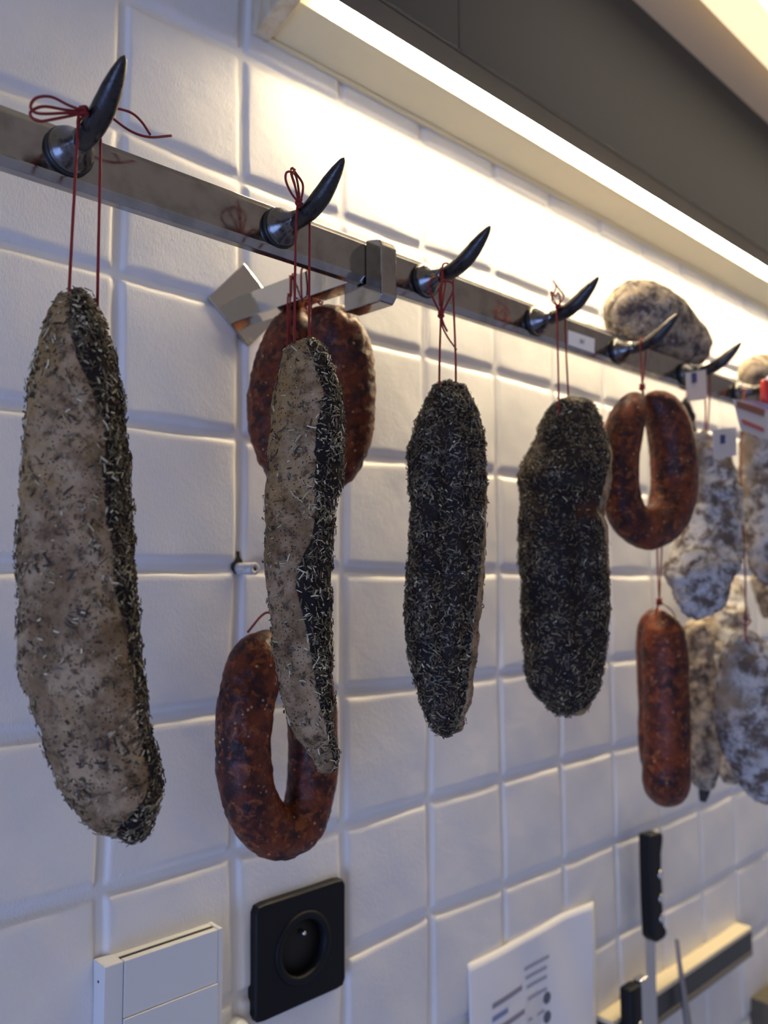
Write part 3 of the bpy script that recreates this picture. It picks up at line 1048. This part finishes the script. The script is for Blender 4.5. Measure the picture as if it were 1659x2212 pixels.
def sausage_rows(rows, na=56, nl=190, wr=.0003, seed=0.):
    sp = spline(rows, nl)
    P, R_ = sp[:, :3], sp[:, 3]
    L = np.concatenate([[0], np.cumsum(np.linalg.norm(np.diff(P, axis=0), axis=1))])
    rm = R_.mean()
    for e in (L, L[-1] - L):
        u = np.clip(e / (rm * 1.1), 0, 1)
        R_ = R_ * np.maximum(np.sqrt(1 - (1 - u) ** 2), .06)
    V, Fc = tube(P, R_, na)
    Nn = vnormals(V, Fc)
    out = V - np.repeat(P, na, 0)
    if np.einsum('ij,ij->i', Nn, out).sum() < 0:
        Fc = [f[::-1] for f in Fc]
        Nn = -Nn
    disp = np.array([nz(v, 40, seed) * wr * 3 + nz(v, 170, seed + 2) * wr for v in V]) * np.repeat(np.minimum(R_ / rm, 1), na)
    return V + Nn * disp[:, None], Fc


obj('sausage', sausage_rows(rows, seed=9.), M_SAUSAGE, root)
kx = at(1424, 1300, D6 + .004)
ptop = at(1420, 1128, .131)
obj('twine', join(tube(spline([ptop, at(1420, 1200, .126), kx], 60), TW, 7), tube(spline([ptop, at(1429, 1170, .129), at(1428, 1220, .126), kx], 60), TW, 7),
                  tube(spline([kx, kx + [0, .002, -.005], kx + [0, .004, -.012]], 12), TW * 1.6, 7), tube(spline([kx, at(1450, 1318, .122), at(1468, 1350, .12), at(1475, 1372, .12)], 20), TW * .8, 7)), M_TWINE, root)
knot(kx, .0030, root)


# ------------------------------------------------------------------ mould-covered salamis on the right
def hanging(rows, d, label, mat_, seed, amp=.002, group=None, thick=.95, string=None, tail=None):
    root = empty('mould_salami', at((rows[0][1] + rows[0][2]) / 2, rows[0][0], d))
    tag(root, label, 'salami', group)
    V, Fc, N, y, f, fr2 = loft(rows, d, thick=thick, na=64, nl=110, amp=amp, seed=seed, square=2.05)
    obj('casing', (V, Fc), mat_, root)
    if string:
        obj('twine', join(*[tube(spline(s_, 40), TW * 1.1, 7) for s_ in string]), M_TWINE, root)
    if tail:
        obj('tied_end', loft(tail, d, thick=.9, na=32, nl=40, amp=.0008, seed=seed + 1, square=2)[:2], M_CASING, root)
    return root


hanging([(935, 1500, 1536), (955, 1488, 1558), (1010, 1478, 1583), (1080, 1474, 1598), (1150, 1468, 1598), (1200, 1447, 1596), (1230, 1437, 1588), (1270, 1452, 1574), (1310, 1470, 1558), (1336, 1492, 1528)], .150,
        'lumpy white moulded salami right behind the smooth ring sausage', M_MOULD, 11., .0028,
        string=[[np.array([.542, -.150, .204]), at(1524, 880, .152), at(1522, 936, .151), at(1522, 950, .15)], [np.array([.545, -.156, .204]), at(1532, 880, .153), at(1526, 938, .151), at(1524, 952, .15)]])
hanging([(1245, 1560, 1592), (1290, 1522, 1608), (1350, 1492, 1612), (1420, 1490, 1598), (1470, 1502, 1584), (1500, 1522, 1560)], .066,
        'bluish moulded salami between the lumpy one and the lower pair', M_MOULD, 12., .0022,
        string=[[at(1572, 1020, .068), at(1574, 1150, .067), at(1576, 1262, .066)]])
hanging([(905, 1622, 1650), (925, 1604, 1676), (1000, 1599, 1708), (1100, 1601, 1714), (1180, 1611, 1708), (1235, 1628, 1696), (1262, 1652, 1682)], .150,
        'grey-white salami cut by the right edge of the photo under the red tag', M_MOULD, 13., .0018,
        string=[[np.array([.667, -.152, .203]), at(1637, 880, .151), at(1636, 915, .15)]])
hanging([(1340, 1488, 1520), (1362, 1477, 1534), (1450, 1478, 1546), (1550, 1483, 1553), (1640, 1489, 1556), (1682, 1494, 1548), (1706, 1506, 1534)], .100,
        'narrow yellowish moulded salami just right of the folded sausage', M_MOULD_B, 14., .0018,
        string=[[at(1503, 1180, .104), at(1504, 1260, .103), at(1504, 1350, .100)]],
        tail=[(1698, 1510, 1534), (1715, 1511, 1531), (1732, 1512, 1526)])
hanging([(1362, 1600, 1622), (1385, 1577, 1650), (1430, 1557, 1680), (1520, 1546, 1694), (1600, 1556, 1700), (1660, 1581, 1704), (1705, 1606, 1700), (1736, 1640, 1680)], .166,
        'plump frosty white salami lowest at the right edge, tied with a red knot', M_MOULD, 15., .0016,
        string=[[np.array([.662, -.140, .203]), at(1600, 1000, .166), at(1610, 1250, .168), at(1610, 1345, .167), at(1612, 1385, .173), at(1617, 1392, .175)], [at(1598, 1343, .167), at(1612, 1352, .171), at(1622, 1340, .167), at(1606, 1336, .165)]])
hanging([(1225, 1634, 1652), (1260, 1624, 1690), (1310, 1640, 1690), (1336, 1652, 1680)], .085,
        'small ochre moulded salami tip at the right edge behind the red string', M_MOULD_B, 16., .0012,
        string=[[at(1646, 1080, .085), at(1644, 1236, .085)]])
hanging([(1565, 1552, 1596), (1600, 1546, 1602), (1660, 1550, 1602), (1692, 1562, 1592)], .080,
        'brown-ended salami stub low between the narrow and the plump white salamis', M_MOULD_B, 17., .001,
        string=[[at(1574, 1470, .098), at(1574, 1520, .097), at(1574, 1580, .082)]])
hanging([(905, 1478, 1498), (925, 1477, 1503), (980, 1472, 1510), (1080, 1466, 1515), (1140, 1468, 1510)], .112,
        'dark salami with a black knotted end peeking out above the ring sausage', M_MOULD_B, 18., .001,
        string=[[at(1484, 790, .1175), at(1484, 850, .113), at(1484, 872, .112)]],
        tail=[(860, 1479, 1488), (874, 1468, 1492), (888, 1465, 1497), (902, 1474, 1502), (912, 1480, 1497)])


def lying(pts, label, seed, mat_):
    rows_ = []
    for x, y, d, r in pts:
        c = at(x, y, d)
        rows_.append([*c, r * depth(c) / F_PX])
    root_ = empty('mould_salami', rows_[0][:3])
    tag(root_, label, 'salami')
    obj('casing', sausage_rows(rows_, seed=seed, wr=.0011, nl=120), mat_, root_)


t = NT('brown_white_casing')
mo = t.mix(t.ramp(t.noise(75, 6, .7), .40, .62), (.085, .070, .070), (.46, .38, .28))
mo = t.mix(t.ramp(t.noise(200, 4, .7), .55, .66), mo, (.62, .60, .56))
M_MOULD_C = t.out(color=mo, rough=.85, spec=.15, bump=t.noise(170, 5, .7), bump_d=.003, bump_s=.9)
lying([(1332, 650, .112, 50), (1378, 676, .112, 74), (1405, 694, .112, 76), (1442, 716, .112, 66), (1478, 740, .112, 54), (1500, 756, .112, 44), (1518, 768, .112, 30)],
      'brown and grey moulded salami lying on top of the rail', 21., M_MOULD_C)
lying([(1612, 806, .112, 28), (1640, 806, .112, 38), (1680, 815, .112, 40), (1720, 830, .112, 38)], 'tan salami lying on the rail at the right edge of the photo', 22., M_MOULD_B)

# price tags hanging among them
t1 = empty('price_tag', at(1500, 800, .158))
tag(t1, 'small pale tag with a dark blue mark beside the lying salami', 'tag')
card([at(1480, 806, .158), at(1524, 798, .158), at(1526, 862, .158), at(1486, 868, .158)], 'card', M_TAG, t1)
card([at(1494, 806, .1588), at(1504, 805, .1588), at(1505, 826, .1588), at(1495, 828, .1588)], 'blue_mark', M_BLUE, t1)
t2 = empty('price_tag', at(1562, 928, .188))
tag(t2, 'beige tag with a blue mark in front of the lumpy white salami top', 'tag')
card([at(1538, 930, .188), at(1590, 922, .188), at(1590, 984, .188), at(1542, 992, .188)], 'card', M_TAG, t2)
card([at(1556, 940, .1886), at(1566, 939, .1886), at(1566, 958, .1886), at(1556, 959, .1886)], 'blue_mark', M_BLUE, t2)
t3 = empty('price_tag', at(1625, 860, .194))
tag(t3, 'large pale label with a brown stripe and red print at the right edge', 'tag')
card([at(1582, 862, .194), at(1690, 878, .194), at(1690, 960, .194), at(1600, 930, .194)], 'card', M_TAG, t3)
card([at(1592, 866, .1946), at(1652, 886, .1946), at(1650, 900, .1946), at(1592, 880, .1946)], 'brown_stripe', M_BROWNP, t3)
card([at(1602, 905, .1946), at(1650, 925, .1946), at(1650, 934, .1946), at(1604, 915, .1946)], 'red_print', M_REDINK, t3)
card([at(1612, 862, .1946), at(1670, 876, .1946), at(1670, 888, .1946), at(1650, 880, .1946)], 'blue_print', simple('lavender_print', (.30, .32, .55), .6), t3)
t4 = empty('plastic_clip', at(1655, 845, .206))
tag(t4, 'glossy red plastic clip at the right edge above the white label', 'clip')
pc = at(1660, 846, .206)
obj('clip_body', box(pc - [.012, .004, .012], pc + [.012, .004, .011], .0035, 3), M_REDP, t4)
obj('clip_spring', lathe([(-.012, .0022), (.012, .0022)], pc + [0, -.005, .010], (1, 0, 0), 14), M_PAPER, t4)

# ------------------------------------------------------------------ fittings on the wall
# plug left in the joint
pg = np.array([.1001, -.001, .0018])
peg = empty('wall_plug', pg)
tag(peg, 'grey plastic plug sticking out of a tile joint corner', 'wall plug')
obj('plug_body', lathe([(-.002, .0042), (.004, .0044), (.013, .0045), (.0188, .0045), (.0196, .0041), (.0196, .0016), (.0140, .0015)], pg, (.06, -1, -.015), 30, cap1=True), M_PEG, peg)
obj('bore', lathe([(.0190, .0015), (.01965, .0015)], pg, (.06, -1, -.015), 20), M_HOLE_SHADE, peg)  # dark disc across the bore, painted as its inner shade
obj('joint_hole_shade', (np.array([at(x, y, .00165) for x, y in ((510, 1191), (517, 1191), (518, 1203), (524, 1212), (526, 1235), (508, 1240), (498, 1228), (499, 1219), (507, 1211), (511, 1203))]), [list(range(10))[::-1]]), M_HOLE_SHADE, wall, smooth=False)  # flat dark polygon, the shade of a chipped-out corner painted on

# cable trunking
tr = empty('cable_trunking', (.04, 0, -.245))
tag(tr, 'white plastic cable trunking with a dark slot along its open top end', 'trunking')
TX0, TX1, TZ = -.0045, .0795, -.2425
obj('base', join(box((TX0, -.0175, -.75), (TX0 + .0125, -.0006, TZ), .0006), box((TX1 - .0035, -.0175, -.75), (TX1, -.0006, TZ), .0006), box((TX0 + .0006, -.0086, -.7494), (TX1 - .0006, -.0009, TZ - .0004), .0002)), M_WHITEPL, tr, smooth=False)
obj('cover', box((TX0 + .0129, -.0178, -.2768), (TX1 - .0040, -.0125, TZ - .0001), .0004), M_WHITEPL, tr, smooth=False)
obj('cover', box((TX0 + .0129, -.0186, -.75), (TX1 - .0040, -.0125, -.2772), .0004), M_WHITEPL, tr, smooth=False)
obj('slot', box((TX0 + .0128, -.0126, -.75), (TX1 - .0036, -.0087, TZ - .0010), 0), M_HOLE_SHADE, tr, smooth=False)  # solid dark filling, stands for the shade deep in the trunking
obj('screw_hole_shade', lathe([(0, .0008), (.0003, .0008)], (TX0, -.0095, TZ - .011), (-1, 0, 0), 14), M_HOLE_SHADE, tr)  # flat dark disc painted as the shade of a hole
cp = at(512, 2216, .006)
tag(obj('round_button', lathe([(-.006, .009), (.002, .009), (.005, .0075), (.006, .004)], cp + [0, 0, -.004], (0, -1, 0), 28), M_WHITEPL, loc=cp), 'small round cream button on the wall between trunking and black socket', 'button')

# black socket
sk = empty('power_socket', (.155, -.003, -.279))
tag(sk, 'black square power socket with a round recess on the tiled wall', 'socket')
SX0, SX1, SZ0, SZ1 = .1115, .1955, -.3205, -.2395
D_S = .0105
cx, cz = .1545, -.2800


def ring_plate(x0, x1, z0, z1, cr, cxz, hole_r, d0, d1, n=72):
    a = np.linspace(0, 2 * math.pi, n, endpoint=False)
    hx, hz = (x1 - x0) / 2, (z1 - z0) / 2
    mx, mz = (x0 + x1) / 2, (z0 + z1) / 2
    out = []
    for t_ in a:
        c, s_ = math.cos(t_), math.sin(t_)
        k = 1 / max(abs(c) / hx, abs(s_) / hz)
        x, z = c * k, s_ * k
        ix, iz = hx - cr, hz - cr
        if abs(x) > ix and abs(z) > iz:      # rounded corner
            qx, qz = math.copysign(ix, x), math.copysign(iz, z)
            dx, dz = x - qx, z - qz
            l_ = math.hypot(dx, dz) or 1
            x, z = qx + dx / l_ * cr, qz + dz / l_ * cr
        out.append((mx + x, mz + z))
    e_ = .0012
    V = []
    for sc, d_ in ((0, d0), (0, d1 - e_), (1, d1)):
        for (x, z) in out:
            dx, dz = x - mx, z - mz
            f_ = 1 - sc * e_ / math.hypot(dx, dz)
            V.append((mx + dx * f_, -d_, mz + dz * f_))
    for r_, d_ in ((hole_r, d1), (hole_r, d0)):
        for t_ in a:
            V.append((cxz[0] + math.cos(t_) * r_, -d_, cxz[1] + math.sin(t_) * r_))
    Fc = []
    for L_ in range(4):
        for k in range(n):
            k2 = (k + 1) % n
            Fc.append([L_ * n + k, (L_ + 1) * n + k, (L_ + 1) * n + k2, L_ * n + k2])
    return np.array(V), Fc


obj('cover_plate', ring_plate(SX0, SX1, SZ0, SZ1, .005, (cx, cz), .0262, .001, D_S), M_BLACKPL, sk, smooth=False)
obj('insert_ring', lathe([(.0044, .0259), (.0105, .0259), (.0112, .0252), (.0112, .0212), (.0104, .0202), (.0046, .0196)], (cx, -.0005, cz), (0, -1, 0), 64, cap0=False, cap1=False), M_BLACKPL, sk)
obj('well', lathe([(.0040, .0258), (.0046, .0255), (.0047, .0002)], (cx, -.0002, cz), (0, -1, 0), 48), M_BLACKHOLE, sk)
ep = at(656, 2020, .0105)
obj('earth_pin', lathe([(-.0050, .0019), (-.001, .0019), (.0004, .0014), (.0009, .0005)], (ep[0] + .001, -.0105, ep[2] + .001), (0, -1, 0), 18), M_RIVET, sk)

# notice sheet
sh = empty('notice_sheet', (.45, -.004, -.351))
tag(sh, 'white printed paper sheet stuck on the tiles beside the knives', 'paper')
A, B_ = at(1010, 2082, .004), at(1278, 1946, .008)
nx, nzv = 40, 30
U, W_ = np.meshgrid(np.linspace(0, 1, nx), np.linspace(0, 1, nzv), indexing='ij')


def sheet_pt(u, w, off=0.):
    x = A[0] + (B_[0] - A[0]) * u
    z = A[2] + (B_[2] - A[2]) * u - w * .26
    d = .0045 + .005 * u ** 3 + .0016 * np.sin(u * 6 + w * 5) * (1 - .5 * w) + .0012 * np.sin(u * 15 - w * 9) * u
    return np.stack([x, -(d + off), z], -1)


SV = sheet_pt(U, W_).reshape(-1, 3)
ii = np.arange(nx * nzv).reshape(nx, nzv)
SF = np.stack([ii[:-1, :-1], ii[:-1, 1:], ii[1:, 1:], ii[1:, :-1]], -1).reshape(-1, 4)
so = obj('paper', (SV, SF), M_PAPER, sh)
md = so.modifiers.new('thickness', 'SOLIDIFY')
md.thickness = .0003


def strip(u0, u1, w0, w1, n=14):
    uu = np.linspace(u0, u1, n)
    V = np.concatenate([sheet_pt(uu, np.full(n, w0), .0005), sheet_pt(uu, np.full(n, w1), .0005)])
    return V, [[i, i + 1, n + i + 1, n + i][::-1] for i in range(n - 1)]


lines = []
lw = [(.17, .44, .075), (.17, .30, .215), (.17, .47, .30), (.17, .25, .36), (.17, .40, .41)]
lines = [strip(a, b, w, w + .018) for a, b, w in ((.16, .40, .175), (.16, .42, .265), (.16, .38, .31), (.16, .44, .36), (.16, .40, .41), (.16, .43, .46))]
obj('printed_lines', join(*lines), M_INK, sh, smooth=False)
obj('faint_print', join(*[strip(a, b, w, w + .012) for a, b, w in ((.42, .62, .12), (.43, .60, .155), (.44, .60, .19), (.45, .60, .235), (.45, .58, .31))]), simple('pale_ink', (.42, .41, .50), .7), sh, smooth=False)
obj('blue_print', strip(.16, .28, .22, .238), simple('pale_blue_ink', (.24, .27, .52), .7), sh, smooth=False)
obj('round_stamp', join(*[(np.array([sheet_pt(np.array(.60 + c_ * .0 + .028 * math.cos(t_)), np.array(w + .022 * math.sin(t_)), .0006) for t_ in np.linspace(0, 2 * math.pi, 16, endpoint=False)]), [list(range(16))]) for c_, w in ((0, .275), (0, .345))]), M_INKD, sh, smooth=False)

# magnetic bar with knives
mb = empty('magnetic_bar', (.70, -.01, -.48))
tag(mb, 'pale-topped magnetic knife bar at the bottom right', 'knife holder')
P0, P1 = at(1300, 2206, .020), at(1612, 2022, .010)
bx0, bx1 = .553, .895
obj('strip', box((bx0, -.0225, -.498), (bx1, -.0005, -.4745), .0006), M_BAR, mb, smooth=False)
obj('lit_top', box((bx0, -.0225, -.4744), (bx1, -.0005, -.4690), .0005), M_BARTOP, mb, smooth=False)  # top face coloured as if lit from above
obj('lower_edge', box((bx0, -.0228, -.5050), (bx1, -.0005, -.4982), .0005), simple('bar_edge', (.22, .19, .14), .5), mb, smooth=False)

kn = empty('kitchen_knife', (.63, -.03, -.29))
tag(kn, 'black-handled knife with three rivets standing upright on the magnetic bar', 'knife')
hp = [(.6165, -.290), (.640, -.2915), (.6445, -.2945), (.6440, -.302), (.6395, -.315), (.6385, -.335), (.6398, -.355), (.6395, -.375), (.6405, -.392), (.6465, -.399), (.6460, -.404), (.6395, -.4062), (.624, -.4062), (.6175, -.400), (.6160, -.36), (.6160, -.32)]
bm = bmesh.new()
fr = [bm.verts.new((x, -.036, z)) for x, z in hp]
bk = [bm.verts.new((x, -.021, z)) for x, z in hp]
bm.faces.new(fr)
bm.faces.new(bk[::-1])
for i in range(len(hp)):
    j = (i + 1) % len(hp)
    bm.faces.new((fr[j], fr[i], bk[i], bk[j]))
bmesh.ops.recalc_face_normals(bm, faces=bm.faces[:])
bmesh.ops.bevel(bm, geom=bm.edges[:], offset=.0016, segments=2, profile=.5, affect='EDGES')
hd = obj('handle', from_bm(bm), M_BLACKPL, kn, smooth=False)
for z in (-.3365, -.362, -.3835):
    obj('rivet', lathe([(-.002, .0045), (.0006, .0045), (.0012, .003)], (.636, -.036, z), (0, -1, 0), 20), M_RIVET, hd)
obj('blade', (np.array([(.621, -.0250, -.404), (.639, -.0250, -.404), (.639, -.0250, -.56), (.634, -.0250, -.60), (.621, -.0250, -.615), (.621, -.0232, -.404), (.639, -.0242, -.404), (.639, -.0242, -.56), (.634, -.0240, -.60), (.621, -.0232, -.615)]),
              [[0, 1, 2, 3, 4][::-1], [5, 6, 7, 8, 9], [0, 5, 6, 1][::-1], [1, 6, 7, 2][::-1], [2, 7, 8, 3][::-1], [3, 8, 9, 4][::-1], [4, 9, 5, 0][::-1]]), M_BLADE, kn, smooth=False)

k2 = empty('paring_knife', at(1366, 2130, .034))
tag(k2, 'dark blue-black knife handle at the bottom edge left of the upright knife', 'knife')
pA = at(1366, 2128, .034)
hd2 = obj('handle', box(pA + [-.012, -.006, -.12], pA + [.010, .009, 0], .003, 3), M_BLACKPL, k2)
obj('rivet', lathe([(-.002, .004), (.0006, .004), (.001, .003)], pA + [.004, -.006, -.040], (0, -1, 0), 18), M_RIVET, hd2)
obj('bolster', box(pA + [.0105, -.004, -.12], pA + [.026, .006, .002], .001), M_BLADE, k2, smooth=False)

hs = empty('sharpening_steel', at(1464, 2032, .03))
tag(hs, 'thin grey sharpening steel leaning in front of the magnetic bar', 'sharpening steel')
pth = [at(1462, 2030, .028), at(1470, 2100, .030), at(1484, 2200, .032), at(1494, 2290, .034)]
obj('rod', tube(spline(pth, 30), np.linspace(.0022, .0056, 30), 14), simple('grey_steel', (.34, .32, .31), .35, .8), hs)
obj('grip', tube([pth[-1], at(1504, 2380, .036)], [.009, .010], 16), M_BLACKPL, hs)

pE = at(1650, 2170, .02)
tag(obj('wooden_block', box((pE[0] - .002, -.045, pE[2] - .2), (pE[0] + .25, -.001, pE[2] + .004), .002), simple('dark_wood', (.10, .085, .06), .6, 0, 60, .001), loc=(pE[0], -.02, pE[2]), smooth=False), 'dark brown block at the bottom right corner', 'block')
